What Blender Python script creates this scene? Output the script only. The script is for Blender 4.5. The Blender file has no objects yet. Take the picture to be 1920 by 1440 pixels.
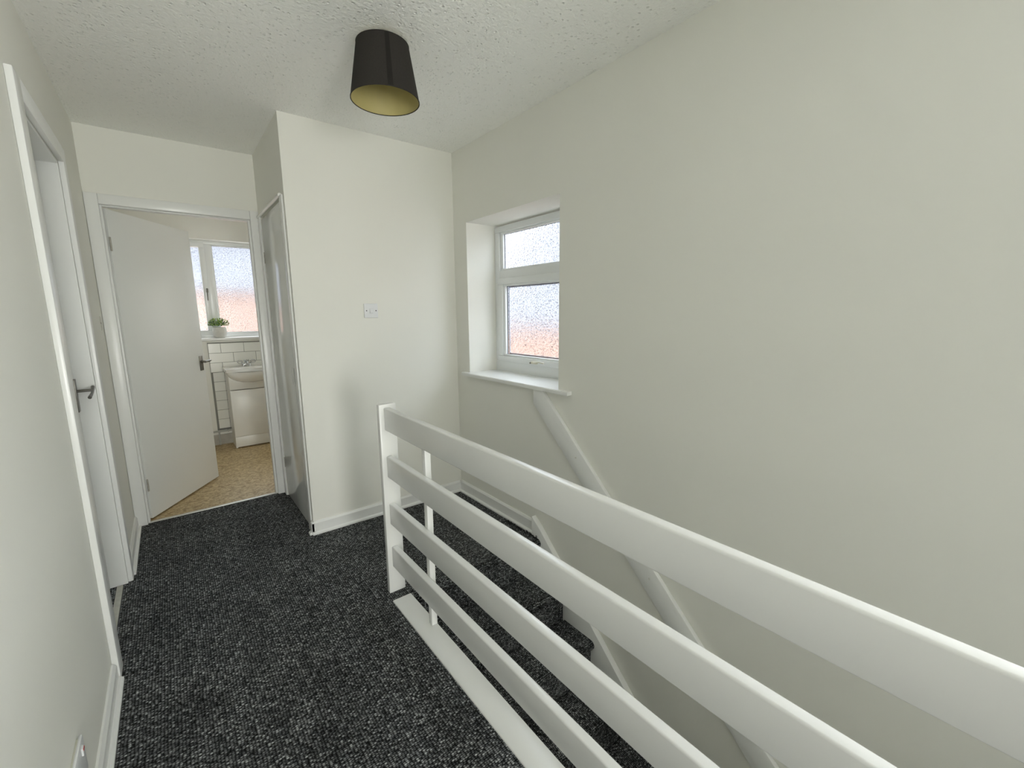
import bpy, bmesh, math, random
from mathutils import Vector, Matrix

random.seed(7)
scene = bpy.context.scene
COL = scene.collection

# ------------------------------------------------------------------ camera
cam_data = bpy.data.cameras.new('camera')
cam_data.sensor_fit = 'HORIZONTAL'
cam_data.sensor_width = 36.0
cam_data.lens = 36.0 * 816.16 / 1920.0
cam_data.clip_start = 0.02
cam_data.clip_end = 200
cam = bpy.data.objects.new('camera', cam_data)
COL.objects.link(cam)
YAW, PITCH, ROLL, EYE = 0.66437079, 0.163838, -0.01016947, 1.335
fw = Vector((math.sin(YAW) * math.cos(PITCH), math.cos(YAW) * math.cos(PITCH), -math.sin(PITCH)))
rt0 = Vector((math.cos(YAW), -math.sin(YAW), 0))
up0 = rt0.cross(fw)
rt = rt0 * math.cos(ROLL) + up0 * math.sin(ROLL)
up = up0 * math.cos(ROLL) - rt0 * math.sin(ROLL)
m = Matrix((rt, up, -fw)).transposed().to_4x4()
m.translation = Vector((0, 0, EYE))
cam.matrix_world = m
scene.camera = cam

# ------------------------------------------------------------------ world, lights, exposure
SKY = 6.3
world = bpy.data.worlds.new('overcast_sky')
scene.world = world
world.use_nodes = True
wn = world.node_tree
wn.nodes.clear()
wo = wn.nodes.new('ShaderNodeOutputWorld')
wb = wn.nodes.new('ShaderNodeBackground')
wb.inputs['Color'].default_value = (0.86, 0.93, 1.0, 1)
wb.inputs['Strength'].default_value = SKY
wn.links.new(wb.outputs[0], wo.inputs[0])


def area(name, loc, rot, sx, sy, energy, color):
    d = bpy.data.lights.new(name, 'AREA')
    d.shape = 'RECTANGLE'
    d.size, d.size_y = sx, sy
    d.energy = energy
    d.color = color
    o = bpy.data.objects.new(name, d)
    o.location = loc
    o.rotation_euler = rot
    COL.objects.link(o)
    return o


# added fill lights in invented openings, unseen behind or beside the camera's view
L_BACK = area('landing_fill_added', (0.18, -3.32, 0.82), (math.radians(92), 0, 0), 0.80, 1.3, 78, (0.98, 0.985, 0.95))
L_SIDE = area('stair_fill_added', (1.98, -0.60, 1.50), (math.radians(90), 0, math.radians(90)), 0.85, 0.8, 29, (0.90, 0.94, 1.0))
L_BATH = area('bathroom_fill_added', (1.97, 4.55, 1.55), (math.radians(90), 0, math.radians(90)), 0.9, 0.9, 4, (1.0, 0.99, 0.95))


sd = bpy.data.lights.new('sun', 'SUN')
sd.energy = 5.0
sd.angle = math.radians(3)
sd.color = (1.0, 0.96, 0.88)
SUN = bpy.data.objects.new('sun', sd)
SUN.rotation_euler = Vector((-0.78, -0.35, 0.62)).to_track_quat('Z', 'Y').to_euler()
COL.objects.link(SUN)

vs = scene.view_settings
vs.view_transform = 'Standard'
vs.look = 'None'
vs.gamma = 1.0
vs.use_curve_mapping = False
vs.exposure = 0.15
try:
    scene.cycles.use_denoising = True
    scene.cycles.max_bounces = 14
    scene.cycles.diffuse_bounces = 10
    scene.cycles.sample_clamp_indirect = 6
except Exception:
    pass


# ------------------------------------------------------------------ materials
def new_mat(name):
    mt = bpy.data.materials.new(name)
    mt.use_nodes = True
    nt = mt.node_tree
    bs = nt.nodes['Principled BSDF']
    return mt, nt, bs


def simple(name, col, rough=0.5, metal=0.0, coat=0.0, var=0.0, var_scale=8.0, bump=0.0, bump_scale=200.0, bump_dist=0.001, spec=0.5):
    mt, nt, bs = new_mat(name)
    bs.inputs['Base Color'].default_value = (*col, 1)
    bs.inputs['Roughness'].default_value = rough
    bs.inputs['Metallic'].default_value = metal
    bs.inputs['Coat Weight'].default_value = coat
    bs.inputs['Specular IOR Level'].default_value = spec
    geo = nt.nodes.new('ShaderNodeNewGeometry')
    if var > 0:
        no = nt.nodes.new('ShaderNodeTexNoise')
        no.inputs['Scale'].default_value = var_scale
        no.inputs['Detail'].default_value = 4
        nt.links.new(geo.outputs['Position'], no.inputs['Vector'])
        mx = nt.nodes.new('ShaderNodeMix')
        mx.data_type = 'RGBA'
        mx.inputs['A'].default_value = (*[c * (1 - var) for c in col], 1)
        mx.inputs['B'].default_value = (*[min(1, c * (1 + var)) for c in col], 1)
        nt.links.new(no.outputs['Fac'], mx.inputs['Factor'])
        nt.links.new(mx.outputs['Result'], bs.inputs['Base Color'])
    if bump > 0:
        n2 = nt.nodes.new('ShaderNodeTexNoise')
        n2.inputs['Scale'].default_value = bump_scale
        n2.inputs['Detail'].default_value = 3
        nt.links.new(geo.outputs['Position'], n2.inputs['Vector'])
        bp = nt.nodes.new('ShaderNodeBump')
        bp.inputs['Strength'].default_value = bump
        bp.inputs['Distance'].default_value = bump_dist
        nt.links.new(n2.outputs['Fac'], bp.inputs['Height'])
        nt.links.new(bp.outputs['Normal'], bs.inputs['Normal'])
    return mt


WALL = simple('wall_paint', (0.80, 0.795, 0.742), 0.75, var=0.012, var_scale=1.5, bump=0.12, bump_scale=260, spec=0.25)
GLOSS = simple('white_gloss_paint', (0.80, 0.805, 0.79), 0.28, var=0.01, var_scale=5, bump=0.12, bump_scale=90, bump_dist=0.001)
RAILP = simple('rail_gloss_paint', (0.80, 0.805, 0.79), 0.22, var=0.012, var_scale=7, bump=0.15, bump_scale=60, bump_dist=0.001)
DOORP = simple('door_paint', (0.78, 0.79, 0.77), 0.35, var=0.01, var_scale=2, bump=0.1, bump_scale=30)
HIGLOSS = simple('high_gloss_door_paint', (0.70, 0.71, 0.69), 0.10, bump=0.06, bump_scale=14, bump_dist=0.001)
UPVC = simple('white_upvc', (0.83, 0.85, 0.85), 0.25)
GASKET = simple('grey_gasket', (0.10, 0.11, 0.12), 0.6)
SPACER = simple('glazing_spacer', (0.35, 0.37, 0.42), 0.4, metal=0.3)
CHROME = simple('chrome', (0.55, 0.56, 0.57), 0.12, metal=1.0)
DULL = simple('aged_metal', (0.20, 0.19, 0.17), 0.35, metal=0.9, var=0.3, var_scale=90)
PLASTIC = simple('switch_plastic', (0.74, 0.75, 0.76), 0.3)
DARK = simple('dark_screw', (0.05, 0.05, 0.055), 0.4)
RED = simple('red_marker', (0.45, 0.03, 0.03), 0.4)
CERAMIC = simple('ceramic', (0.82, 0.81, 0.77), 0.12, coat=0.3)
CABINET = simple('cabinet_white', (0.76, 0.75, 0.71), 0.3, var=0.008, var_scale=4)
GROUT = simple('grout', (0.25, 0.25, 0.23), 0.9)
PIPEP = simple('painted_pipe', (0.42, 0.43, 0.40), 0.45)
SKIRTG = simple('bathroom_skirting', (0.42, 0.40, 0.35), 0.5, var=0.25, var_scale=25)
POT = simple('concrete_pot', (0.62, 0.61, 0.57), 0.8, var=0.12, var_scale=60, bump=0.4, bump_scale=120)
SHADE = simple('charcoal_shade_fabric', (0.030, 0.027, 0.024), 0.85, var=0.25, var_scale=250, bump=0.3, bump_scale=500, spec=0.2)
SHADE_IN = simple('gold_shade_lining', (0.46, 0.40, 0.17), 0.55, var=0.12, var_scale=14)
SEAM = simple('shade_seam', (0.022, 0.020, 0.018), 0.9, spec=0.1)
THRESH = simple('worn_threshold', (0.55, 0.54, 0.48), 0.5, var=0.2, var_scale=30)
METALSTRIP = simple('threshold_strip', (0.62, 0.61, 0.57), 0.35, metal=0.4)
GROUND_BOUNCE = simple('bounce_ground', (0.60, 0.58, 0.55), 0.9, var=0.1)  # outside ground colour raised to bounce more daylight onto the ceiling


def make_tile_mat():
    mt, nt, bs = new_mat('white_tile')
    oi = nt.nodes.new('ShaderNodeObjectInfo')
    mx = nt.nodes.new('ShaderNodeMix')
    mx.data_type = 'RGBA'
    mx.inputs['A'].default_value = (0.72, 0.72, 0.67, 1)
    mx.inputs['B'].default_value = (0.78, 0.78, 0.73, 1)
    nt.links.new(oi.outputs['Random'], mx.inputs['Factor'])
    nt.links.new(mx.outputs['Result'], bs.inputs['Base Color'])
    bs.inputs['Roughness'].default_value = 0.15
    return mt


TILE = make_tile_mat()


def make_carpet():
    mt, nt, bs = new_mat('ribbed_loop_carpet')
    geo = nt.nodes.new('ShaderNodeNewGeometry')
    # slight waviness of the rows
    nz = nt.nodes.new('ShaderNodeTexNoise')
    nz.inputs['Scale'].default_value = 9
    nz.inputs['Detail'].default_value = 3
    nt.links.new(geo.outputs['Position'], nz.inputs['Vector'])
    ma = nt.nodes.new('ShaderNodeVectorMath')
    ma.operation = 'MULTIPLY_ADD'
    ma.inputs[1].default_value = (0.006, 0.006, 0.0)
    nt.links.new(nz.outputs['Color'], ma.inputs[0])
    nt.links.new(geo.outputs['Position'], ma.inputs[2])
    mp = nt.nodes.new('ShaderNodeMapping')
    mp.inputs['Scale'].default_value = (110, 165, 165)
    nt.links.new(ma.outputs[0], mp.inputs['Vector'])
    vo = nt.nodes.new('ShaderNodeTexVoronoi')
    vo.inputs['Scale'].default_value = 1.0
    vo.inputs['Randomness'].default_value = 0.45
    nt.links.new(mp.outputs[0], vo.inputs['Vector'])
    sep = nt.nodes.new('ShaderNodeSeparateColor')
    nt.links.new(vo.outputs['Color'], sep.inputs[0])
    # loop yarn colour: mostly near black, some grey heather
    cr = nt.nodes.new('ShaderNodeValToRGB')
    cr.color_ramp.elements[0].position = 0.0
    cr.color_ramp.elements[0].color = (0.060, 0.064, 0.067, 1)
    cr.color_ramp.elements[1].position = 1.0
    cr.color_ramp.elements[1].color = (0.52, 0.54, 0.54, 1)
    e = cr.color_ramp.elements.new(0.45)
    e.color = (0.160, 0.168, 0.172, 1)
    e = cr.color_ramp.elements.new(0.8)
    e.color = (0.28, 0.29, 0.29, 1)
    nt.links.new(sep.outputs[0], cr.inputs[0])
    # dark gaps between loops
    dr = nt.nodes.new('ShaderNodeMapRange')
    dr.inputs['From Min'].default_value = 0.22
    dr.inputs['From Max'].default_value = 0.60
    dr.inputs['To Min'].default_value = 1.0
    dr.inputs['To Max'].default_value = 0.06
    nt.links.new(vo.outputs['Distance'], dr.inputs[0])
    # broad heather patches
    n3 = nt.nodes.new('ShaderNodeTexNoise')
    n3.inputs['Scale'].default_value = 5
    n3.inputs['Detail'].default_value = 5
    nt.links.new(geo.outputs['Position'], n3.inputs['Vector'])
    pr = nt.nodes.new('ShaderNodeMapRange')
    pr.inputs['From Min'].default_value = 0.3
    pr.inputs['From Max'].default_value = 0.7
    pr.inputs['To Min'].default_value = 0.75
    pr.inputs['To Max'].default_value = 1.25
    nt.links.new(n3.outputs['Fac'], pr.inputs[0])
    mu = nt.nodes.new('ShaderNodeMath')
    mu.operation = 'MULTIPLY'
    nt.links.new(dr.outputs[0], mu.inputs[0])
    nt.links.new(pr.outputs[0], mu.inputs[1])
    vm = nt.nodes.new('ShaderNodeVectorMath')
    vm.operation = 'SCALE'
    nt.links.new(cr.outputs[0], vm.inputs[0])
    nt.links.new(mu.outputs[0], vm.inputs['Scale'])
    nt.links.new(vm.outputs[0], bs.inputs['Base Color'])
    bs.inputs['Roughness'].default_value = 0.95
    bs.inputs['Specular IOR Level'].default_value = 0.1
    bp = nt.nodes.new('ShaderNodeBump')
    bp.invert = True
    bp.inputs['Strength'].default_value = 0.8
    bp.inputs['Distance'].default_value = 0.004
    nt.links.new(vo.outputs['Distance'], bp.inputs['Height'])
    nt.links.new(bp.outputs['Normal'], bs.inputs['Normal'])
    return mt


CARPET = make_carpet()


def make_artex():
    mt, nt, bs = new_mat('artex_ceiling')
    bs.inputs['Base Color'].default_value = (0.92, 0.92, 0.89, 1)
    bs.inputs['Roughness'].default_value = 0.7
    bs.inputs['Specular IOR Level'].default_value = 0.3
    geo = nt.nodes.new('ShaderNodeNewGeometry')
    n1 = nt.nodes.new('ShaderNodeTexNoise')
    n1.inputs['Scale'].default_value = 75
    n1.inputs['Detail'].default_value = 2.5
    n1.inputs['Roughness'].default_value = 0.6
    nt.links.new(geo.outputs['Position'], n1.inputs['Vector'])
    vo = nt.nodes.new('ShaderNodeTexVoronoi')
    vo.inputs['Scale'].default_value = 62
    nt.links.new(geo.outputs['Position'], vo.inputs['Vector'])
    sp = nt.nodes.new('ShaderNodeSeparateColor')
    nt.links.new(vo.outputs['Color'], sp.inputs[0])
    gt = nt.nodes.new('ShaderNodeMath')
    gt.operation = 'GREATER_THAN'
    gt.inputs[1].default_value = 0.6
    nt.links.new(sp.outputs[0], gt.inputs[0])
    mr = nt.nodes.new('ShaderNodeMapRange')
    mr.inputs['From Min'].default_value = 0.0
    mr.inputs['From Max'].default_value = 0.35
    mr.inputs['To Min'].default_value = 1.0
    mr.inputs['To Max'].default_value = 0.0
    nt.links.new(vo.outputs['Distance'], mr.inputs[0])
    mu = nt.nodes.new('ShaderNodeMath')
    mu.operation = 'MULTIPLY'
    nt.links.new(gt.outputs[0], mu.inputs[0])
    nt.links.new(mr.outputs[0], mu.inputs[1])
    ad = nt.nodes.new('ShaderNodeMath')
    ad.operation = 'SUBTRACT'
    nt.links.new(n1.outputs['Fac'], ad.inputs[0])
    nt.links.new(mu.outputs[0], ad.inputs[1])
    bp = nt.nodes.new('ShaderNodeBump')
    bp.inputs['Strength'].default_value = 0.9
    bp.inputs['Distance'].default_value = 0.006
    nt.links.new(ad.outputs[0], bp.inputs['Height'])
    nt.links.new(bp.outputs['Normal'], bs.inputs['Normal'])
    return mt


ARTEX = make_artex()


def make_vinyl():
    mt, nt, bs = new_mat('tan_vinyl_floor')
    geo = nt.nodes.new('ShaderNodeNewGeometry')
    vo = nt.nodes.new('ShaderNodeTexVoronoi')
    vo.inputs['Scale'].default_value = 70
    nt.links.new(geo.outputs['Position'], vo.inputs['Vector'])
    no = nt.nodes.new('ShaderNodeTexNoise')
    no.inputs['Scale'].default_value = 22
    no.inputs['Detail'].default_value = 6
    nt.links.new(geo.outputs['Position'], no.inputs['Vector'])
    sp = nt.nodes.new('ShaderNodeSeparateColor')
    nt.links.new(vo.outputs['Color'], sp.inputs[0])
    av = nt.nodes.new('ShaderNodeMath')
    av.operation = 'ADD'
    nt.links.new(sp.outputs[0], av.inputs[0])
    nt.links.new(no.outputs['Fac'], av.inputs[1])
    cr = nt.nodes.new('ShaderNodeValToRGB')
    cr.color_ramp.elements[0].position = 0.3
    cr.color_ramp.elements[0].color = (0.30, 0.20, 0.09, 1)
    cr.color_ramp.elements[1].position = 1.0
    cr.color_ramp.elements[1].color = (0.60, 0.47, 0.26, 1)
    md = nt.nodes.new('ShaderNodeMath')
    md.operation = 'MULTIPLY'
    md.inputs[1].default_value = 0.66
    nt.links.new(av.outputs[0], md.inputs[0])
    nt.links.new(md.outputs[0], cr.inputs[0])
    nt.links.new(cr.outputs[0], bs.inputs['Base Color'])
    bs.inputs['Roughness'].default_value = 0.45
    return mt


VINYL = make_vinyl()


def make_glass():
    """stippled obscured glass: rough refraction plus a little white scatter, pitted surface"""
    mt = bpy.data.materials.new('obscured_glass')
    mt.use_nodes = True
    nt = mt.node_tree
    nt.nodes.clear()
    out = nt.nodes.new('ShaderNodeOutputMaterial')
    geo = nt.nodes.new('ShaderNodeNewGeometry')
    vo = nt.nodes.new('ShaderNodeTexVoronoi')
    vo.inputs['Scale'].default_value = 82
    nt.links.new(geo.outputs['Position'], vo.inputs['Vector'])
    no = nt.nodes.new('ShaderNodeTexNoise')
    no.inputs['Scale'].default_value = 150
    no.inputs['Detail'].default_value = 2
    nt.links.new(geo.outputs['Position'], no.inputs['Vector'])
    ad = nt.nodes.new('ShaderNodeMath')
    ad.operation = 'ADD'
    nt.links.new(vo.outputs['Distance'], ad.inputs[0])
    nt.links.new(no.outputs['Fac'], ad.inputs[1])
    bp = nt.nodes.new('ShaderNodeBump')
    bp.inputs['Strength'].default_value = 0.7
    bp.inputs['Distance'].default_value = 0.003
    nt.links.new(ad.outputs[0], bp.inputs['Height'])
    # small droplets in the pattern pass less light
    cr = nt.nodes.new('ShaderNodeValToRGB')
    cr.color_ramp.elements[0].position = 0.16
    cr.color_ramp.elements[0].color = (0.40, 0.41, 0.46, 1)
    cr.color_ramp.elements[1].position = 0.36
    cr.color_ramp.elements[1].color = (0.98, 0.985, 0.99, 1)
    nt.links.new(vo.outputs['Distance'], cr.inputs[0])
    rf = nt.nodes.new('ShaderNodeBsdfRefraction')
    rf.inputs['IOR'].default_value = 1.12
    rf.inputs['Roughness'].default_value = 0.16
    nt.links.new(cr.outputs[0], rf.inputs['Color'])
    nt.links.new(bp.outputs['Normal'], rf.inputs['Normal'])
    tl = nt.nodes.new('ShaderNodeBsdfTranslucent')
    nt.links.new(cr.outputs[0], tl.inputs['Color'])
    gl = nt.nodes.new('ShaderNodeBsdfGlossy')
    gl.inputs['Roughness'].default_value = 0.2
    mx = nt.nodes.new('ShaderNodeMixShader')
    mx.inputs[0].default_value = 0.08
    nt.links.new(rf.outputs[0], mx.inputs[1])
    nt.links.new(tl.outputs[0], mx.inputs[2])
    m2 = nt.nodes.new('ShaderNodeMixShader')
    m2.inputs[0].default_value = 0.04
    nt.links.new(mx.outputs[0], m2.inputs[1])
    nt.links.new(gl.outputs[0], m2.inputs[2])
    nt.links.new(m2.outputs[0], out.inputs[0])
    return mt


GLASS = make_glass()


def make_brick():
    mt, nt, bs = new_mat('orange_brick')
    tc = nt.nodes.new('ShaderNodeTexCoord')
    mp = nt.nodes.new('ShaderNodeMapping')
    mp.inputs['Rotation'].default_value = (math.radians(90), 0, math.radians(45))
    nt.links.new(tc.outputs['Object'], mp.inputs['Vector'])
    br = nt.nodes.new('ShaderNodeTexBrick')
    br.inputs['Color1'].default_value = (0.24, 0.115, 0.065, 1)
    br.inputs['Color2'].default_value = (0.20, 0.11, 0.075, 1)
    br.inputs['Mortar'].default_value = (0.20, 0.17, 0.15, 1)
    br.inputs['Scale'].default_value = 4.4
    nt.links.new(mp.outputs[0], br.inputs['Vector'])
    nt.links.new(br.outputs['Color'], bs.inputs['Base Color'])
    bs.inputs['Roughness'].default_value = 0.9
    return mt


BRICK = make_brick()


def make_leaf():
    mt, nt, bs = new_mat('leaf_green')
    geo = nt.nodes.new('ShaderNodeNewGeometry')
    cr = nt.nodes.new('ShaderNodeValToRGB')
    cr.color_ramp.elements[0].color = (0.02, 0.06, 0.02, 1)
    cr.color_ramp.elements[1].color = (0.60, 0.70, 0.18, 1)
    e = cr.color_ramp.elements.new(0.55)
    e.color = (0.12, 0.24, 0.05, 1)
    nt.links.new(geo.outputs['Random Per Island'], cr.inputs[0])
    nt.links.new(cr.outputs[0], bs.inputs['Base Color'])
    bs.inputs['Roughness'].default_value = 0.5
    return mt


LEAF = make_leaf()


# ------------------------------------------------------------------ mesh helpers
def bm_box(bm, x0, x1, y0, y1, z0, z1, bevel=0.0, seg=2):
    r = bmesh.ops.create_cube(bm, size=1.0)
    vs_ = r['verts']
    for v in vs_:
        v.co = Vector((x0 + (v.co.x + .5) * (x1 - x0), y0 + (v.co.y + .5) * (y1 - y0), z0 + (v.co.z + .5) * (z1 - z0)))
    if bevel > 0:
        es = list({e for v in vs_ for e in v.link_edges})
        bmesh.ops.bevel(bm, geom=es, offset=bevel, segments=seg, affect='EDGES', profile=0.5)


def bm_prism(bm, pts, axis, a0, a1, bevel=0.0, seg=2):
    """extrude a 2-D outline along an axis ('x': pts are (y,z); 'y': (x,z); 'z': (x,y))"""
    def mk(p, a):
        return {'x': (a, p[0], p[1]), 'y': (p[0], a, p[1]), 'z': (p[0], p[1], a)}[axis]
    A = [bm.verts.new(mk(p, a0)) for p in pts]
    B = [bm.verts.new(mk(p, a1)) for p in pts]
    fs = [bm.faces.new(A), bm.faces.new(B[::-1])]
    n = len(pts)
    for i in range(n):
        fs.append(bm.faces.new((A[i], B[i], B[(i + 1) % n], A[(i + 1) % n])))
    bmesh.ops.recalc_face_normals(bm, faces=fs)
    if bevel > 0:
        es = list({e for f in fs for e in f.edges})
        bmesh.ops.bevel(bm, geom=es, offset=bevel, segments=seg, affect='EDGES', profile=0.5)


def bm_tube(bm, pts, r, seg=10, closed=False):
    pts = [Vector(p) for p in pts]
    rings = []
    n = len(pts)
    prev = None
    for i, p in enumerate(pts):
        if closed:
            d = pts[(i + 1) % n] - pts[i - 1]
        else:
            d = pts[min(i + 1, n - 1)] - pts[max(i - 1, 0)]
        d.normalize()
        a = Vector((0, 0, 1)) if abs(d.z) < .9 else Vector((1, 0, 0))
        if prev is not None:
            a = prev
        u = (a - d * a.dot(d)).normalized()
        prev = u
        v = d.cross(u)
        rr = r[i] if isinstance(r, (list, tuple)) else r
        rings.append([bm.verts.new(p + (u * math.cos(t) + v * math.sin(t)) * rr) for t in [2 * math.pi * k / seg for k in range(seg)]])
    for i in range(n if closed else n - 1):
        A, B = rings[i], rings[(i + 1) % n]
        for k in range(seg):
            bm.faces.new((A[k], A[(k + 1) % seg], B[(k + 1) % seg], B[k]))
    if not closed:
        bm.faces.new(rings[0][::-1])
        bm.faces.new(rings[-1])


def bm_lathe(bm, prof, cx, cy, seg=40, cap=True):
    rings = []
    for r, z in prof:
        rings.append([bm.verts.new((cx + r * math.cos(2 * math.pi * k / seg), cy + r * math.sin(2 * math.pi * k / seg), z)) for k in range(seg)])
    for A, B in zip(rings, rings[1:]):
        for k in range(seg):
            bm.faces.new((A[k], A[(k + 1) % seg], B[(k + 1) % seg], B[k]))
    if cap:
        bm.faces.new(rings[0][::-1])
        bm.faces.new(rings[-1])


def obj(name, bm, mat, parent=None, smooth=False, **props):
    bmesh.ops.recalc_face_normals(bm, faces=bm.faces)
    me = bpy.data.meshes.new(name)
    bm.to_mesh(me)
    bm.free()
    me.materials.append(mat)
    if smooth:
        for p in me.polygons:
            p.use_smooth = True
        try:
            me.set_sharp_from_angle(angle=math.radians(35))
        except Exception:
            pass
    o = bpy.data.objects.new(name, me)
    COL.objects.link(o)
    if parent:
        o.parent = parent
    for k, v in props.items():
        o[k] = v
    return o


def box(name, mat, parent, *a, bevel=0.0, seg=2, **props):
    bm = bmesh.new()
    bm_box(bm, *a, bevel=bevel, seg=seg)
    return obj(name, bm, mat, parent, smooth=bevel > 0, **props)


def boxes(name, mat, parent, lst, bevel=0.0, **props):
    bm = bmesh.new()
    for b in lst:
        bm_box(bm, *b, bevel=bevel)
    return obj(name, bm, mat, parent, smooth=bevel > 0, **props)


def thing(name, label, cat, group=None):
    o = bpy.data.objects.new(name, None)
    o.empty_display_size = 0.05
    COL.objects.link(o)
    o['label'] = label
    o['category'] = cat
    if group:
        o['group'] = group
    return o


def struct_root(name):
    o = bpy.data.objects.new(name, None)
    o.empty_display_size = 0.05
    COL.objects.link(o)
    o['kind'] = 'structure'
    return o


def wall(name, x0, x1, y0, y1, z0, z1, hole=None, mat=None):
    """a wall slab; hole = (a0, a1, z0, z1) along its long axis"""
    lst = []
    if hole is None:
        lst = [(x0, x1, y0, y1, z0, z1)]
    else:
        a0, a1, h0, h1 = hole
        if (y1 - y0) > (x1 - x0):
            lst = [(x0, x1, y0, a0, z0, z1), (x0, x1, a1, y1, z0, z1), (x0, x1, a0, a1, h1, z1)]
            if h0 > z0:
                lst.append((x0, x1, a0, a1, z0, h0))
        else:
            lst = [(x0, a0, y0, y1, z0, z1), (a1, x1, y0, y1, z0, z1), (a0, a1, y0, y1, h1, z1)]
            if h0 > z0:
                lst.append((a0, a1, y0, y1, z0, h0))
    return boxes(name, mat or WALL, None, lst, kind='structure')


# ------------------------------------------------------------------ dimensions
XL, XR = -0.296, 1.634          # left and right wall faces
YE = 2.726                      # wall with the light switch
YD = 3.550                      # wall with the bathroom door
YB = 5.350                      # bathroom back wall
XC = 0.575                      # cupboard side wall
ZC = 2.396                      # ceiling
YK = -3.20                      # back of the landing (behind the camera)
ZLOW = -2.60
NOSE = 1.782                    # top nosing of the stairs
RISE, GO = 0.200, 0.213
SX0, SX1 = 0.785, 1.600         # stair width

# ------------------------------------------------------------------ structure: walls, floors, ceiling
boxes('wall_left', WALL, None, [
    (-0.42, XL, YK, -1.90, -0.25, ZC), (-0.42, XL, -1.90, 0.00, 2.05, ZC), (-0.42, XL, -1.90, 0.00, -0.25, 0.0), (-0.42, XL, 0.00, 2.11, -0.25, ZC),
    (-0.42, XL, 2.11, 2.80, 2.00, ZC), (-0.42, XL, 2.80, YB, -0.25, ZC)], kind='structure')
# unseen partition behind the camera, added to keep back light off the right wall
wall('wall_light_shield', 0.70, XR, -1.20, -1.10, ZLOW, ZC)
# invented dark room with an opening beside the camera, added to absorb light
ABSORBER = simple('absorber_dark', (0.22, 0.20, 0.19), 0.8)
boxes('wall_absorber', ABSORBER, None, [(-3.2, -3.1, -3.0, 0.6, 0.0, ZC), (-3.2, -0.42, -3.1, -3.0, 0.0, ZC), (-3.2, -0.42, 0.6, 0.7, 0.0, ZC), (-3.2, -0.42, -3.1, 0.7, ZC, ZC + 0.1)], kind='structure')
box('floor_absorber', simple('absorber_floor_dark', (0.08, 0.08, 0.085), 0.95), None, -3.2, -0.42, -3.1, 0.7, -0.1, 0.0, kind='structure')
boxes('wall_right', WALL, None, [
    (XR, 1.95, YK, YB, ZLOW, 0.900), (XR, 1.95, YK, YB, 1.925, ZC),
    (XR, 1.95, YK, -1.05, 0.900, 1.925), (XR, 1.95, -0.15, 1.678, 0.900, 1.925), (XR, 1.95, -1.05, -0.15, 0.900, 1.060),
    (XR, 1.95, 2.564, 4.10, 0.900, 1.925), (XR, 1.95, 5.00, YB, 0.900, 1.925)], kind='structure')
wall('wall_end', XC, XR, YE, YE + 0.07, -0.25, ZC)
wall('wall_cupboard', XC, XC + 0.05, YE + 0.07, YD, -0.25, ZC, hole=(2.81, 3.47, -0.25, 1.985))
wall('wall_bathroom_front', XL, XR, YD, YD + 0.10, -0.25, ZC, hole=(-0.247, 0.534, -0.25, 1.984))
wall_bb = wall('wall_bathroom_back', -0.42, 1.95, YB, YB + 0.25, -0.25, ZC, hole=(-0.12, 1.25, 1.085, 2.070))
wall('wall_back', -0.42, 1.95, YK - 0.1, YK, ZLOW, ZC, hole=(-0.24, 0.60, 0.10, 1.55))
wall('wall_stairwell', 0.700, 0.765, YK, 1.80, ZLOW, -0.012)
wall('wall_under_landing', 0.765, XR, 1.875, 1.93, ZLOW, -0.25)
box('ceiling', ARTEX, None, -0.42, 1.95, YK - 0.1, YB + 0.25, ZC, ZC + 0.12, kind='structure')
box('floor_lower', simple('lower_hall_floor', (0.06, 0.06, 0.065), 0.9), None, 0.70, 1.95, YK, 1.93, ZLOW - 0.1, ZLOW, kind='structure')
# unseen panels added to keep sky light out of the invented openings
BLOCKER = simple('blocker_matte', (0.7, 0.7, 0.68), 0.8)
boxes('light_blocker_1', BLOCKER, None, [(-0.42, 1.95, YK - 0.16, YK - 0.14, -0.10, 2.30), (2.00, 2.02, -1.20, 0.0, 0.80, 2.05), (2.00, 2.02, 4.0, 5.1, 0.80, 2.05)], kind='structure')
# carpeted landing with its rounded nosing over the top stair
bm = bmesh.new()
bm_box(bm, -0.296, 0.700, YK, 3.555, -0.25, 0.0)
bm_box(bm, 0.700, XR, 1.812, YE, -0.25, 0.0)
bm_box(bm, -0.42, -0.296, 2.11, 2.80, -0.25, -0.004)
R0 = 0.026
prof = [(1.815, 0.0)]
for k in range(9):
    a = math.pi / 2 + math.pi * k / 8
    prof.append((NOSE + R0 + R0 * math.cos(a), -R0 + R0 * math.sin(a)))
prof.append((1.815, -2 * R0))
bm_prism(bm, prof, 'x', SX0 - 0.012, SX1)
floor = obj('floor', bm, CARPET, None, kind='structure')
box('floor_bathroom', VINYL, None, -0.296, XR, 3.575, YB, -0.25, 0.0, kind='structure')

# ------------------------------------------------------------------ baseboards
def baseboard(name, pts):
    """pts: list of boxes given as (x0,x1,y0,y1) with facing; skirting plus a bead at the carpet"""
    root = struct_root(name)
    for (axis, sgn, face, a0, a1, h) in pts:
        t, tb = 0.014, 0.028
        # stepped / chamfered skirting outline measured from the wall face
        outl = [(0, 0), (t, 0), (t, h - 0.012), (t * 0.45, h), (0, h)]
        bead = [(t, 0), (tb, 0), (tb, 0.010), (t + 0.006, 0.017), (t, 0.017)]
        for nm, ol in (('skirting_board', outl), ('floor_bead', bead)):
            b = bmesh.new()
            P = [(face + sgn * u, z) for u, z in ol]
            # 'x' wall face: constant x, runs along y
            bm_prism(b, P, 'y' if axis == 'x' else 'x', a0, a1)
            obj(nm, b, GLOSS, root)
    return root


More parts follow.
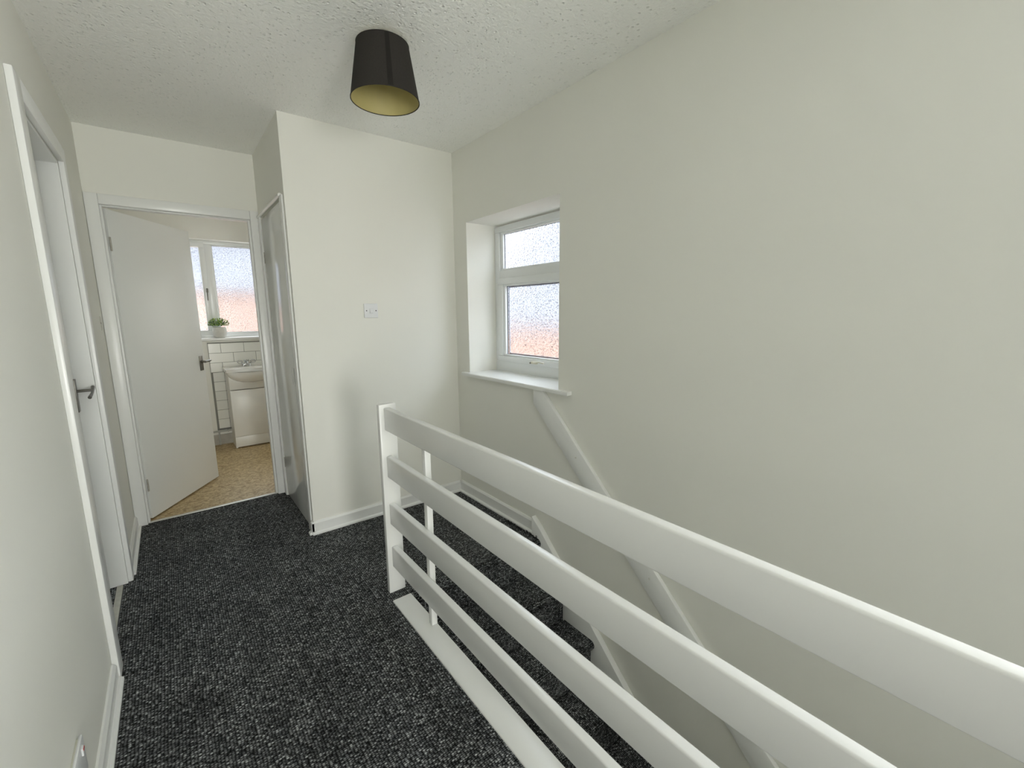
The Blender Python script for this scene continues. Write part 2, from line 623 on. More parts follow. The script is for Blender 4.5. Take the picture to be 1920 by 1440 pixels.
baseboard('baseboard_left', [('x', 1, XL, YK, 2.018, 0.075), ('x', 1, XL, 2.862, YD - 0.02, 0.075)])
baseboard('baseboard_end', [('y', -1, YE, XC - 0.012, XR - 0.014, 0.080)])
baseboard('baseboard_right', [('x', -1, XR, 1.865, YE - 0.014, 0.085)])
baseboard('baseboard_cupboard', [('x', -1, XC, YE - 0.014, 2.745, 0.080)])

# ------------------------------------------------------------------ door 1: bedroom door in the left wall
d1 = struct_root('door_1')
box('door_leaf', DOORP, d1, -0.400, -0.362, 2.118, 2.780, 0.008, 1.982, bevel=0.0015)
cx0, cx1 = XL, XL + 0.020
boxes('door_casing', GLOSS, d1, [(cx0, cx1, 2.022, 2.106, 0.0, 2.070), (cx0, cx1, 2.800, 2.862, 0.0, 2.065), (cx0, cx1, 2.106, 2.800, 2.000, 2.070)], bevel=0.004)
boxes('door_lining', GLOSS, d1, [(-0.42, XL, 2.788, 2.800, 0.0, 1.99), (-0.42, XL, 2.110, 2.117, 0.0, 1.99), (-0.42, XL, 2.110, 2.800, 1.988, 2.000)])
boxes('door_stop', GLOSS, d1, [(-0.418, -0.402, 2.770, 2.788, 0.0, 1.988), (-0.418, -0.402, 2.117, 2.135, 0.0, 1.988), (-0.418, -0.402, 2.135, 2.770, 1.970, 1.988)], bevel=0.002)
box('threshold_bar', THRESH, d1, -0.338, -0.314, 2.122, 2.776, -0.004, 0.006, bevel=0.002)
hx = -0.362
b = bmesh.new()
bm_box(b, hx, hx + 0.008, 2.728, 2.768, 0.905, 1.055, bevel=0.002)
h1 = obj('handle_plate', b, DULL, d1, smooth=True)
b = bmesh.new()
bm_tube(b, [(hx + 0.006, 2.748, 1.000), (hx + 0.062, 2.748, 1.000)], 0.006, 12)
bm_tube(b, [(hx + 0.060, 2.765, 1.012), (hx + 0.062, 2.74, 1.004), (hx + 0.062, 2.70, 0.992), (hx + 0.058, 2.645, 0.980)], [0.008, 0.006, 0.005, 0.007], 12)
obj('handle_lever', b, DULL, h1, smooth=True)

# ------------------------------------------------------------------ door 2: bathroom door, standing ajar
d2 = struct_root('door_2')
fy = YD - 0.020
boxes('door_casing', GLOSS, d2, [(XL + 0.001, -0.235, fy, YD, 0, 2.030), (0.522, XC - 0.001, fy, YD, 0, 2.030), (-0.235, 0.522, fy, YD, 1.972, 2.030)], bevel=0.004)
boxes('door_lining', GLOSS, d2, [(-0.247, -0.235, YD, YD + 0.10, 0, 1.984), (0.522, 0.534, YD, YD + 0.10, 0, 1.984), (-0.235, 0.522, YD, YD + 0.10, 1.972, 1.984)])
boxes('door_stop', GLOSS, d2, [(0.510, 0.522, YD + 0.008, YD + 0.050, 0, 1.972), (-0.235, -0.224, YD + 0.008, YD + 0.050, 0, 1.972), (-0.224, 0.510, YD + 0.008, YD + 0.050, 1.964, 1.972)], bevel=0.002)
box('threshold_strip', METALSTRIP, d2, -0.235, 0.522, YD + 0.004, YD + 0.028, -0.003, 0.005, bevel=0.002)
PAINTED_HINGE = simple('painted_hinge', (0.38, 0.36, 0.32), 0.5, var=0.3, var_scale=60)
th = math.atan2(0.663, 0.438)
LW = 0.755
leaf = box('door_leaf', DOORP, d2, 0, LW, 0, 0.036, 0.010, 1.962, bevel=0.0015)
leaf.location = (-0.213, 3.606, 0)
leaf.rotation_euler = (0, 0, th)


def on_leaf(name, bm, mat, parent=leaf):
    return obj(name, bm, mat, parent, smooth=True)


b = bmesh.new()
bm_box(b, 0.690, 0.730, -0.005, 0.0, 0.905, 1.020, bevel=0.002)
hp = on_leaf('handle_plate', b, DULL)
b = bmesh.new()
bm_tube(b, [(0.705, -0.005, 0.975), (0.705, -0.045, 0.975)], 0.009, 12)
bm_tube(b, [(0.690, -0.042, 0.975), (0.73, -0.045, 0.977), (0.750, -0.044, 0.978), (0.765, -0.042, 0.979)], [0.010, 0.009, 0.008, 0.007], 12)
o = on_leaf('handle_lever', b, DULL)
for hz in (1.72, 0.20):
    b = bmesh.new()
    bm_tube(b, [(-0.004, -0.004, hz), (-0.004, -0.004, hz + 0.08)], 0.005, 8)
    bm_box(b, -0.004, 0.004, -0.002, 0.001, hz, hz + 0.08)
    on_leaf('hinge', b, PAINTED_HINGE)
# lock keep and old fixing on the left casing
b = bmesh.new()
bm_box(b, XL, XL + 0.002, 3.395, 3.425, 1.255, 1.335, bevel=0.0008)
o = obj('keep_plate', b, simple('painted_keep', (0.62, 0.60, 0.54), 0.5), d2, smooth=True)
box('latch_hole', DARK, o, XL + 0.002, XL + 0.003, 3.404, 3.414, 1.290, 1.302)

# ------------------------------------------------------------------ door 3: flush cupboard door beside the bathroom
d3 = struct_root('door_3')
box('door_leaf', HIGLOSS, d3, XC + 0.002, XC + 0.030, 2.815, 3.466, 0.010, 1.968, bevel=0.001)
boxes('door_casing', GLOSS, d3, [(XC - 0.010, XC, 2.752, 2.812, 0.0, 1.985), (XC - 0.010, XC, 3.468, YD - 0.021, 0.0, 1.985)], bevel=0.003)
b = bmesh.new()
bm_tube(b, [(XC - 0.006, 2.80, 1.990), (XC - 0.006, YD - 0.022, 1.990)], 0.010, 12)
obj('head_bead', b, simple('head_bead_gloss', (0.85, 0.85, 0.82), 0.08), d3, smooth=True)
b = bmesh.new()
bm_box(b, XC - 0.001, XC + 0.002, 2.890, 2.935, 0.905, 1.010, bevel=0.0008)
pl = obj('finger_pull', b, HIGLOSS, d3, smooth=True)
for hz in (0.22, 1.68):
    b = bmesh.new()
    bm_tube(b, [(XC + 0.001, 3.467, hz), (XC + 0.001, 3.467, hz + 0.075)], 0.004, 8)
    obj('hinge', b, PAINTED_HINGE, d3, smooth=True)

# ------------------------------------------------------------------ window 1: stair window in the right wall
def beadframe(name, mat, parent, plane, o0, o1, z0, z1, w, d0, d1, bevel=0.003, axis='x'):
    """rectangular frame. plane depth d0..d1 along axis, opening along the other axis o0..o1"""
    b = bmesh.new()
    parts = [(o0, o1, z0, z0 + w[1]), (o0, o1, z1 - w[0], z1), (o0, o0 + w[2], z0 + w[1], z1 - w[0]), (o1 - w[3], o1, z0 + w[1], z1 - w[0])]
    for (a0, a1, c0, c1) in parts:
        if axis == 'x':
            bm_box(b, d0, d1, a0, a1, c0, c1, bevel=bevel)
        else:
            bm_box(b, a0, a1, d0, d1, c0, c1, bevel=bevel)
    return obj(name, b, mat, parent, smooth=True)


w1 = struct_root('window_1')
f0 = 1.866
beadframe('window_frame', UPVC, w1, 'x', 1.678, 2.564, 0.920, 1.915, (0.040, 0.075, 0.050, 0.050), f0, f0 + 0.060)
tr = box('transom', UPVC, w1, f0, f0 + 0.060, 1.728, 2.514, 1.560, 1.618, bevel=0.004)
# fixed top light
beadframe('glazing_bead', UPVC, w1, 'x', 1.728, 2.514, 1.618, 1.875, (0.014, 0.014, 0.030, 0.030), f0 + 0.012, f0 + 0.030, bevel=0.002)
beadframe('gasket', GASKET, w1, 'x', 1.757, 2.485, 1.631, 1.862, (0.003, 0.003, 0.003, 0.003), f0 + 0.026, f0 + 0.031, bevel=0)
box('top_pane', GLASS, w1, f0 + 0.034, f0 + 0.038, 1.755, 2.487, 1.630, 1.863)
# opening sash below
sash = beadframe('sash', UPVC, w1, 'x', 1.718, 2.524, 0.990, 1.566, (0.044, 0.040, 0.055, 0.055), f0 - 0.012, f0 + 0.040, bevel=0.003)
beadframe('glazing_bead', UPVC, sash, 'x', 1.772, 2.470, 1.030, 1.523, (0.012, 0.012, 0.024, 0.024), f0 - 0.002, f0 + 0.020, bevel=0.002)
beadframe('gasket', GASKET, sash, 'x', 1.795, 2.447, 1.041, 1.512, (0.003, 0.003, 0.003, 0.003), f0 + 0.014, f0 + 0.021, bevel=0)
beadframe('spacer_bar', SPACER, sash, 'x', 1.798, 2.444, 1.044, 1.509, (0.006, 0.006, 0.006, 0.006), f0 + 0.028, f0 + 0.034, bevel=0)
box('lower_pane', GLASS, sash, f0 + 0.024, f0 + 0.028, 1.794, 2.448, 1.040, 1.513)
b = bmesh.new()
bm_box(b, f0 - 0.030, f0 - 0.012, 2.095, 2.145, 1.000, 1.016, bevel=0.004)
ca = obj('window_catch', b, simple('cream_catch', (0.70, 0.66, 0.52), 0.35), w1, smooth=True)
b = bmesh.new()
bm_tube(b, [(f0 - 0.026, 2.120, 1.010), (f0 - 0.040, 2.09, 1.014), (f0 - 0.042, 2.05, 1.020), (f0 - 0.040, 2.01, 1.016)], [0.007, 0.006, 0.005, 0.006], 10)
obj('catch_lever', b, simple('cream_lever', (0.72, 0.70, 0.60), 0.3), ca, smooth=True)
b = bmesh.new()
bm_tube(b, [(f0 - 0.032, 2.150, 1.006), (f0 - 0.014, 2.150, 1.006)], 0.006, 10)
obj('catch_pivot', b, DULL, ca, smooth=True)
b = bmesh.new()
bm_prism(b, [(1.598, 0.900), (1.598, 0.916), (1.602, 0.921), (f0, 0.921), (f0, 0.900)], 'y', 1.678, 2.564)
bm_prism(b, [(1.598, 0.900), (1.598, 0.916), (1.602, 0.921), (XR, 0.921), (XR, 0.900)], 'y', 1.578, 1.678)
bm_prism(b, [(1.598, 0.900), (1.598, 0.916), (1.602, 0.921), (XR, 0.921), (XR, 0.900)], 'y', 2.564, 2.618)
obj('window_sill', b, GLOSS, w1)

# ------------------------------------------------------------------ window 2: bathroom window
w2 = struct_root('window_2')
g0 = 5.445
b = bmesh.new()
bm_box(b, -0.16, 1.29, 5.322, g0, 1.078, 1.106, bevel=0.008)
obj('window_sill', b, GLOSS, w2, smooth=True)
beadframe('window_frame', UPVC, w2, 'y', -0.12, 1.25, 1.106, 2.070, (0.034, 0.040, 0.045, 0.045), g0, g0 + 0.060, axis='y')
box('mullion', UPVC, w2, 0.362, 0.428, g0, g0 + 0.060, 1.146, 2.036, bevel=0.004)
s2 = beadframe('sash', UPVC, w2, 'y', -0.085, 0.370, 1.136, 2.046, (0.045, 0.045, 0.045, 0.045), g0 - 0.012, g0 + 0.040, axis='y')
box('casement_pane', GLASS, s2, -0.045, 0.330, g0 + 0.018, g0 + 0.022, 1.176, 2.006)
beadframe('glazing_bead', UPVC, w2, 'y', 0.428, 1.205, 1.146, 2.036, (0.012, 0.012, 0.012, 0.012), g0 + 0.012, g0 + 0.030, bevel=0.002, axis='y')
beadframe('gasket', GASKET, w2, 'y', 0.438, 1.195, 1.156, 2.026, (0.003, 0.003, 0.003, 0.003), g0 + 0.026, g0 + 0.031, bevel=0, axis='y')
box('fixed_pane', GLASS, w2, 0.436, 1.197, g0 + 0.034, g0 + 0.038, 1.154, 2.028)
b = bmesh.new()
bm_box(b, 0.345, 0.365, g0 - 0.035, g0 - 0.012, 1.56, 1.60, bevel=0.004)
bm_tube(b, [(0.355, g0 - 0.034, 1.60), (0.353, g0 - 0.044, 1.55), (0.351, g0 - 0.044, 1.48)], [0.008, 0.006, 0.005], 8)
obj('window_handle', b, DULL, w2, smooth=True)

# ------------------------------------------------------------------ trims: bathroom tiling on the back wall
box('grout_bed', GROUT, wall_bb, 0.296, 1.55, YB - 0.004, YB, 0.150, 1.060)
tile_meshes = {}


def tile(x0, x1, z0, z1):
    key = (round(x1 - x0, 4), round(z1 - z0, 4))
    if key not in tile_meshes:
        b = bmesh.new()
        bm_box(b, 0, x1 - x0, -0.0085, 0, 0, z1 - z0, bevel=0.0012, seg=1)
        me = bpy.data.meshes.new('tile')
        bmesh.ops.recalc_face_normals(b, faces=b.faces)
        b.to_mesh(me)
        b.free()
        me.materials.append(TILE)
        tile_meshes[key] = me
    o = bpy.data.objects.new('tile', tile_meshes[key])
    o.location = (x0, YB - 0.0035 + random.uniform(-.0004, .0004), z0)
    COL.objects.link(o)
    o.parent = wall_bb


G = 0.0035
rows_top = [1.050, 0.952, 0.854, 0.756]
for ri in range(3):
    z1, z0 = rows_top[ri], rows_top[ri + 1]
    x = 0.304 if ri == 1 else 0.404
    edges = [0.298] + [round(x + 0.204 * k, 4) for k in range(0, 7) if 0.31 < x + 0.204 * k < 1.5] + [1.55]
    for a, c in zip(edges, edges[1:]):
        tile(a + G / 2, c - G / 2, z0 + G / 2, z1 - G / 2)
for k in range(6):
    z1 = 0.756 - 0.098 * k
    z0 = z1 - 0.098
    xs = [0.312 + 0.0985 * j for j in range(0, 13)]
    for a, c in zip(xs, xs[1:]):
        tile(a + G / 2, c - G / 2, z0 + G / 2, z1 - G / 2)
box('skirting_board', SKIRTG, wall_bb, 0.02, 1.60, YB - 0.016, YB, 0.0, 0.105)

# pipes at the foot of the tiles
t = thing('water_pipe', 'grey painted water pipe running low along the tiled wall left of the vanity unit', 'pipe')
b = bmesh.new()
bm_tube(b, [(0.10, YB - 0.030, 0.142), (0.414, YB - 0.030, 0.142)], 0.008, 10)
obj('pipe_run', b, PIPEP, t, smooth=True)
b = bmesh.new()
bm_tube(b, [(0.305, YB - 0.030, 0.142), (0.305, YB - 0.030, 0.0)], 0.008, 10)
obj('pipe_branch', b, PIPEP, t, smooth=True)
for px in (0.17, 0.385):
    box('pipe_clip', PIPEP, t, px - 0.006, px + 0.006, YB - 0.042, YB - 0.012, 0.130, 0.154, bevel=0.002)

# ------------------------------------------------------------------ landing balustrade
bal = thing('balustrade', 'white painted balustrade of four wide horizontal rails along the stairwell', 'railing')
box('newel_post', RAILP, bal, 0.706, 0.786, 1.872, 1.900, 0.0, 0.928, bevel=0.002)
for (z0, z1) in ((0.809, 0.914), (0.584, 0.686), (0.352, 0.455), (0.135, 0.238)):
    box('rail', RAILP, bal, 0.727, 0.757, YK + 0.02, 1.872, z0, z1, bevel=0.0055, seg=3)
box('baluster', RAILP, bal, 0.757, 0.783, 1.540, 1.568, 0.006, 0.880, bevel=0.002)
box('baluster', RAILP, bal, 0.757, 0.783, -0.700, -0.672, 0.006, 0.880, bevel=0.002)
box('base_plank', RAILP, bal, 0.692, 0.784, YK + 0.02, 1.808, -0.010, 0.006, bevel=0.004, seg=3)

# ------------------------------------------------------------------ staircase
st = thing('staircase', 'straight flight of stairs in dark ribbed carpet going down behind the balustrade', 'stairs')
R1 = 0.026


def step_profile():
    """outline in (y,z) of one carpeted step, nosing tip at y=0, top at z=0"""
    P = [(GO + 0.010, 0.0)]
    for k in range(9):
        a = math.pi / 2 + math.pi * k / 8
        P.append((R1 + R1 * math.cos(a), -R1 + R1 * math.sin(a)))
    P += [(0.024, -2 * R1 - 0.004), (0.024, -RISE - 0.03), (GO + 0.010, -RISE - 0.03)]
    return P


b = bmesh.new()
bm_prism(b, step_profile(), 'x', SX0, SX1)
first = obj('step', b, CARPET, st, smooth=True)
first.location = (0, NOSE - GO, -RISE)
for k in range(2, 13):
    o = first.copy()
    COL.objects.link(o)
    o.parent = st
    o.location = (0, NOSE - GO * k, -RISE * k)
box('top_riser', CARPET, st, SX0, SX1, NOSE + 0.024, NOSE + 0.048, -RISE - 0.01, -2 * R0)
SL = RISE / GO


def slant(y, off):
    return -(NOSE - y) * SL + off


# wall string
b = bmesh.new()
y0, y1 = -0.86, 1.865
bm_prism(b, [(y1, 0.120), (y1, -0.30), (y0, slant(y0, -0.28)), (y0, slant(y0, 0.055)), (1.80, slant(1.80, 0.055))], 'x', SX1, XR - 0.001, bevel=0.003)
obj('wall_string', b, GLOSS, st, smooth=True)
b = bmesh.new()
bm_prism(b, [(1.80, -0.02), (1.80, -0.30), (y0, slant(y0, -0.28)), (y0, slant(y0, 0.055)), (1.72, -0.012)], 'x', 0.766, SX0, bevel=0.002)
obj('outer_string', b, GLOSS, st, smooth=True)
# frayed loops of yarn where the carpet meets the string
b = bmesh.new()
for k in range(46):
    y = 1.80 + random.random() ** 0.8 * 0.30
    x = 1.594 - random.uniform(0, 0.012) + (0.008 if y < 1.92 else 0)
    h = random.uniform(0.006, 0.018)
    r = random.uniform(0.004, 0.009)
    a0 = random.uniform(0, 6.28)
    pts = [(x + 0.4 * r * math.cos(a0 + q), y + r * math.cos(q * 1.1 + a0), -0.002 + h * math.sin(q / 2.0)) for q in [0, .9, 1.8, 2.7, 3.6, 4.6, 5.6]]
    bm_tube(b, pts, 0.0014, 5)
obj('frayed_yarn', b, simple('black_yarn', (0.012, 0.012, 0.013), 0.95), floor, kind='stuff')

# ------------------------------------------------------------------ sloping handrail board on the right wall
hb = thing('handrail', 'white flat sloping handrail board fixed to the right wall under the window sill', 'handrail')
HX0, HX1 = 1.610, XR - 0.001
sl = 0.965


def hz_(y, base):
    return base + sl * (y - 1.781)


b = bmesh.new()
ya = -0.75
bm_prism(b, [(1.786, 0.899), (1.860, 0.899), (1.860, 0.815), (ya, hz_(ya, 0.744)), (ya, hz_(ya, 0.895))], 'x', HX0, HX1, bevel=0.004)
obj('rail_board', b, GLOSS, hb, smooth=True)
SCREW = simple('painted_screw', (0.70, 0.70, 0.66), 0.4)
for yy in (1.52, 1.05, 0.45, -0.2):
    b = bmesh.new()
    bm_tube(b, [(HX0 - 0.0025, yy, hz_(yy, 0.83)), (HX0, yy, hz_(yy, 0.83))], 0.005, 12)
    obj('screw', b, SCREW, hb, smooth=True)

# ------------------------------------------------------------------ light switch
sw = thing('light_switch', 'white square single light switch on the wall by the stairs', 'switch')
sx, sz = 1.014, 1.352
bm = bmesh.new()
bm_box(bm, sx - 0.044, sx + 0.044, YE - 0.011, YE, sz - 0.044, sz + 0.044, bevel=0.004)
obj('plate', bm, PLASTIC, sw, smooth=True)
bm = bmesh.new()
bm_prism(bm, [(YE - 0.011, sz - 0.016), (YE - 0.020, sz - 0.014), (YE - 0.012, sz + 0.013), (YE - 0.010, sz + 0.014)], 'x', sx - 0.010, sx + 0.010, bevel=0.0008)
obj('rocker', bm, PLASTIC, sw, smooth=True)
for s in (-1, 1):
    bm = bmesh.new()
    bm_tube(bm, [(sx + s * 0.030, YE - 0.0125, sz), (sx + s * 0.030, YE - 0.010, sz)], 0.0035, 12)
    obj('screw', bm, DARK, sw, smooth=True)

# ------------------------------------------------------------------ wall socket, low on the left
so = thing('wall_socket', 'white surface mounted power socket low on the left wall by the near skirting', 'socket')
bm = bmesh.new()
bm_box(bm, XL, XL + 0.005, 1.296, 1.430, 0.190, 0.276, bevel=0.001)
obj('back_plate', bm, simple('aged_white_plastic', (0.74, 0.74, 0.66), 0.35), so, smooth=True)
bm = bmesh.new()
bm_box(bm, XL + 0.005, XL + 0.012, 1.290, 1.436, 0.186, 0.282, bevel=0.003)
obj('faceplate', bm, PLASTIC, so, smooth=True)
for yy in (1.325, 1.402):
    bm = bmesh.new()
    bm_box(bm, XL + 0.012, XL + 0.016, yy - 0.008, yy + 0.008, 0.250, 0.270, bevel=0.001)
    rk = obj('rocker', bm, PLASTIC, so, smooth=True)
    box('on_marker', RED, rk, XL + 0.016, XL + 0.017, yy - 0.006, yy + 0.006, 0.263, 0.268)

# ------------------------------------------------------------------ ceiling lamp
la = thing('ceiling_lamp', 'charcoal drum lampshade with a gold lining hanging close under the ceiling', 'lamp')
LX, LY = 0.785, 1.805
ZT, ZB_, RT, RB = 2.372, 2.173, 0.1005, 0.133
bm = bmesh.new()
seg = 72
outer = [[bm.verts.new((LX + r * math.cos(2 * math.pi * k / seg), LY + r * math.sin(2 * math.pi * k / seg), z)) for k in range(seg)] for r, z in ((RB, ZB_), (RT, ZT))]
for k in range(seg):
    bm.faces.new((outer[0][k], outer[0][(k + 1) % seg], outer[1][(k + 1) % seg], outer[1][k]))
# rolled hems
for r, z in ((RB, ZB_), (RT, ZT)):
    bm_tube(bm, [(LX + (r - .0005) * math.cos(2 * math.pi * k / seg), LY + (r - .0005) * math.sin(2 * math.pi * k / seg), z) for k in range(seg)], 0.0018, 6, closed=True)
shade = obj('lamp_shade', bm, SHADE, la, smooth=True)
bm = bmesh.new()
inn = [[bm.verts.new((LX + r * math.cos(2 * math.pi * k / seg), LY + r * math.sin(2 * math.pi * k / seg), z)) for k in range(seg)] for r, z in ((RB - 0.0018, ZB_), (RT - 0.0018, ZT))]
for k in range(seg):
    bm.faces.new((inn[0][k], inn[1][k], inn[1][(k + 1) % seg], inn[0][(k + 1) % seg]))
obj('shade_lining', bm, SHADE_IN, shade, smooth=True, label='gold lining')
bm = bmesh.new()
a = math.radians(-104)
for da, dr in ((0, 0.0009),):
    vs4 = []
    for r, z in ((RB, ZB_ + .002), (RT, ZT - .002)):
        for q in (-0.075, 0.075):
            rr = r + 0.0009
            vs4.append(bm.verts.new((LX + rr * math.cos(a + q), LY + rr * math.sin(a + q), z)))
    bm.faces.new((vs4[0], vs4[1], vs4[3], vs4[2]))
obj('seam', bm, SEAM, shade)
bm = bmesh.new()
for k in range(3):
    aa = 2 * math.pi * k / 3 + 0.3
    bm_tube(bm, [(LX + 0.018 * math.cos(aa), LY + 0.018 * math.sin(aa), ZT - 0.018), (LX + (RT - .002) * math.cos(aa), LY + (RT - .002) * math.sin(aa), ZT - 0.002)], 0.0016, 6)
obj('shade_spider', bm, simple('wire_white', (0.7, 0.7, 0.68), 0.4), la, smooth=True)
bm = bmesh.new()
bm_lathe(bm, [(0.040, ZC - 0.0005), (0.041, ZC - 0.008), (0.034, ZC - 0.014), (0.018, ZC - 0.018), (0.016, ZC - 0.03), (0.019, ZC - 0.035), (0.019, ZC - 0.07), (0.015, ZC - 0.078)], LX + 0.010, LY + 0.010, 32)
obj('ceiling_rose', bm, simple('rose_white', (0.8, 0.8, 0.76), 0.4), la, smooth=True)

# ------------------------------------------------------------------ bathroom: vanity unit, basin, tap, plant
va = thing('vanity_unit', 'white vanity cupboard standing on the tan bathroom floor under the basin', 'cabinet')
VX0, VX1, VY0 = 0.418, 0.828, 5.052
boxes('body', CABINET, va, [(VX0, VX0 + 0.016, VY0 + 0.018, YB - 0.017, 0.0, 0.770), (VX1 - 0.016, VX1, VY0 + 0.018, YB - 0.017, 0.0, 0.770),
    (VX0 + 0.016, VX1 - 0.016, VY0 + 0.018, YB - 0.017, 0.012, 0.028), (VX0 + 0.016, VX1 - 0.016, YB - 0.027, YB - 0.017, 0.028, 0.650)])
box('top_panel', CABINET, va, VX0, VX1, VY0, VY0 + 0.0175, 0.598, 0.768, bevel=0.0015)
box('cupboard_door', CABINET, va, VX0, VX1, VY0, VY0 + 0.0175, 0.119, 0.592, bevel=0.0015)
box('plinth', CABINET, va, VX0, VX1, VY0 + 0.003, VY0 + 0.0175, 0.012, 0.116, bevel=0.001)

ba = thing('washbasin', 'white ceramic washbasin with a bowed front set on the vanity cupboard', 'basin')
BX0, BX1, BY0, BY1 = 0.398, 0.848, 4.985, YB - 0.012
BCX = (BX0 + BX1) / 2
bm = bmesh.new()
NX, NY = 30, 20


def basin_z(x, y):
    u = (x - BCX) / 0.185
    v = (y - 5.125) / 0.105
    r = math.sqrt(u * u + v * v)
    if r < 1:
        return 0.803 - 0.055 * (1 - r ** 3)
    e = min((x - BX0), (BX1 - x), (y - BY0))
    return 0.803 + (0.004 if e < 0.02 else 0)


grid = [[None] * (NY + 1) for _ in range(NX + 1)]
for i in range(NX + 1):
    for j in range(NY + 1):
        x = BX0 + (BX1 - BX0) * i / NX
        y = BY0 + (BY1 - BY0) * j / NY
        grid[i][j] = bm.verts.new((x, y, basin_z(x, y)))
for i in range(NX):
    for j in range(NY):
        bm.faces.new((grid[i][j], grid[i + 1][j], grid[i + 1][j + 1], grid[i][j + 1]))
rim = [grid[i][0] for i in range(NX + 1)] + [grid[NX][j] for j in range(1, NY + 1)] + [grid[i][NY] for i in range(NX - 1, -1, -1)] + [grid[0][j] for j in range(NY - 1, 0, -1)]
low = [bm.verts.new((v.co.x + (0.004 if v.co.x < BX0 + .01 else (-0.004 if v.co.x > BX1 - .01 else 0)), v.co.y + (0.004 if v.co.y < BY0 + .01 else 0), 0.778)) for v in rim]
n = len(rim)
for k in range(n):
    bm.faces.new((rim[k], rim[(k + 1) % n], low[(k + 1) % n], low[k]))
obj('basin_top', bm, CERAMIC, ba, smooth=True)
bm = bmesh.new()
LV = 9
prev = None
for q in range(LV + 1):
    t_ = q / LV
    s = math.sqrt(max(0.0, 1 - t_ ** 2.2))
    ring = []
    for k in range(25):
        a = math.pi + math.pi * k / 24
        ring.append(bm.verts.new((BCX + (0.215 * s + 0.002) * math.cos(a), VY0 - 0.001 + (0.130 * s + 0.001) * math.sin(a), 0.779 - 0.118 * t_)))
    if prev:
        for k in range(24):
            bm.faces.new((prev[k], prev[k + 1], ring[k + 1], ring[k]))
    prev = ring
obj('basin_bowl', bm, CERAMIC, ba, smooth=True)

tp = thing('basin_tap', 'chrome basin mixer tap with two looped handles at the back of the washbasin', 'tap')
TX, TY, TZ = 0.612, 5.285, 0.807
bm = bmesh.new()
bm_tube(bm, [(TX - 0.030, TY, TZ), (TX - 0.028, TY, TZ + 0.016), (TX, TY, TZ + 0.024), (TX + 0.028, TY, TZ + 0.016), (TX + 0.030, TY, TZ)], [0.012, 0.011, 0.014, 0.011, 0.012], 12)
bm_tube(bm, [(TX, TY, TZ + 0.02), (TX, TY, TZ + 0.045), (TX, TY - 0.02, TZ + 0.058), (TX, TY - 0.065, TZ + 0.050), (TX, TY - 0.085, TZ + 0.038)], [0.013, 0.012, 0.011, 0.010, 0.009], 12)
obj('tap_body', bm, CHROME, tp, smooth=True)
for s in (-1, 1):
    bm = bmesh.new()
    bm_tube(bm, [(TX + s * 0.028, TY, TZ + 0.014), (TX + s * 0.040, TY, TZ + 0.032)], 0.009, 10)
    cxh, czh = TX + s * 0.060, TZ + 0.046
    bm_tube(bm, [(cxh + 0.021 * math.cos(q), TY - 0.004 * math.sin(q), czh + 0.016 * math.sin(q)) for q in [2 * math.pi * k / 20 for k in range(20)]], 0.0042, 8, closed=True)
    obj('tap_handle', bm, CHROME, tp, smooth=True)
    bm = bmesh.new()
    bm_tube(bm, [(TX + s * 0.014, TY, TZ + 0.040), (TX + s * 0.020, TY, TZ + 0.068)], [0.006, 0.004], 8)
    obj('tap_pin', bm, CHROME, tp, smooth=True)

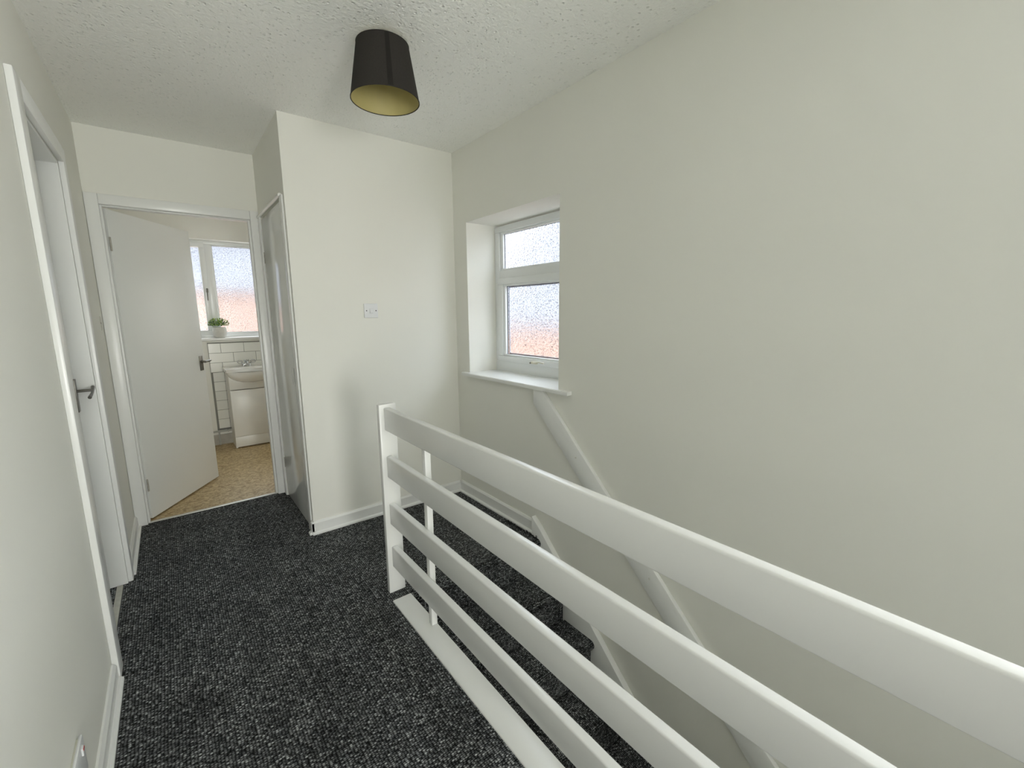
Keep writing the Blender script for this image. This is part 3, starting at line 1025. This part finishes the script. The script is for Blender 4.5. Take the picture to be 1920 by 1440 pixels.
pt = thing('potted_plant', 'small green succulent in a pale concrete pot on the bathroom window sill', 'plant')
PX, PY, PZ = 0.416, 5.388, 1.106
bm = bmesh.new()
bm_lathe(bm, [(0.040, PZ), (0.052, PZ + 0.006), (0.062, PZ + 0.035), (0.064, PZ + 0.060), (0.062, PZ + 0.085), (0.058, PZ + 0.104), (0.054, PZ + 0.106), (0.053, PZ + 0.092), (0.010, PZ + 0.090)], PX, PY, 32)
obj('pot', bm, POT, pt, smooth=True)
bm = bmesh.new()
for k in range(330):
    a = random.uniform(0, 2 * math.pi)
    r = 0.093 * math.sqrt(random.random())
    zc = PZ + 0.116 + 0.085 * math.sqrt(max(0, 1 - (r / 0.110) ** 2)) * random.uniform(0.1, 1.0)
    c = Vector((PX + r * math.cos(a), PY + 0.6 * r * math.sin(a), zc))
    d = Vector((math.cos(a) * r * 10, math.sin(a) * r * 10, random.uniform(0.2, 1.0))).normalized()
    sd = d.cross(Vector((0, 0, 1)) if abs(d.z) < .95 else Vector((1, 0, 0))).normalized()
    up_ = sd.cross(d)
    L, Wd = random.uniform(0.014, 0.024), random.uniform(0.0045, 0.0075)
    P = [c - d * L * .5, c + sd * Wd, c + d * L * .5, c - sd * Wd]
    top = bm.verts.new(c + up_ * 0.003)
    bot = bm.verts.new(c - up_ * 0.003)
    V = [bm.verts.new(p) for p in P]
    for i in range(4):
        bm.faces.new((V[i], V[(i + 1) % 4], top))
        bm.faces.new((V[(i + 1) % 4], V[i], bot))
obj('foliage', bm, LEAF, pt, kind='stuff')

# ------------------------------------------------------------------ outside, seen blurred through the obscured glass
box('ground', GROUND_BOUNCE, None, -60, 80, -60, 80, -3.2, -3.0, kind='structure')


ROOF = simple('pale_slate_roof', (0.085, 0.092, 0.110), 0.8, var=0.15, var_scale=3)


def house(name, label, axis, near, far, a0, a1, eaves, ridge):
    """a brick house with a slated roof; its long wall at distance near faces the window"""
    t = thing(name, label, 'house')
    mid = (near + far) / 2
    b = bmesh.new()
    if axis == 'x':
        bm_box(b, near, far, a0, a1, -3.0, eaves)
    else:
        bm_box(b, a0, a1, near, far, -3.0, eaves)
    obj('house_wall', b, BRICK, t)
    b = bmesh.new()
    bm_prism(b, [(near - 0.15, eaves), (mid, ridge), (far + 0.15, eaves)], 'y' if axis == 'x' else 'x', a0 - 0.2, a1 + 0.2)
    obj('roof', b, ROOF, t)  # roof added and raised to dim the sky seen through the panes
    return t


house('neighbour_house', 'orange brick house seen blurred through the stair window glass', 'x', 6.2, 13.0, -4.0, 11.0, 1.0, 5.0)
house('neighbour_house', 'red brick house seen blurred through the bathroom window glass', 'y', 12.5, 20.0, -9.0, 5.8, 1.9, 6.2)
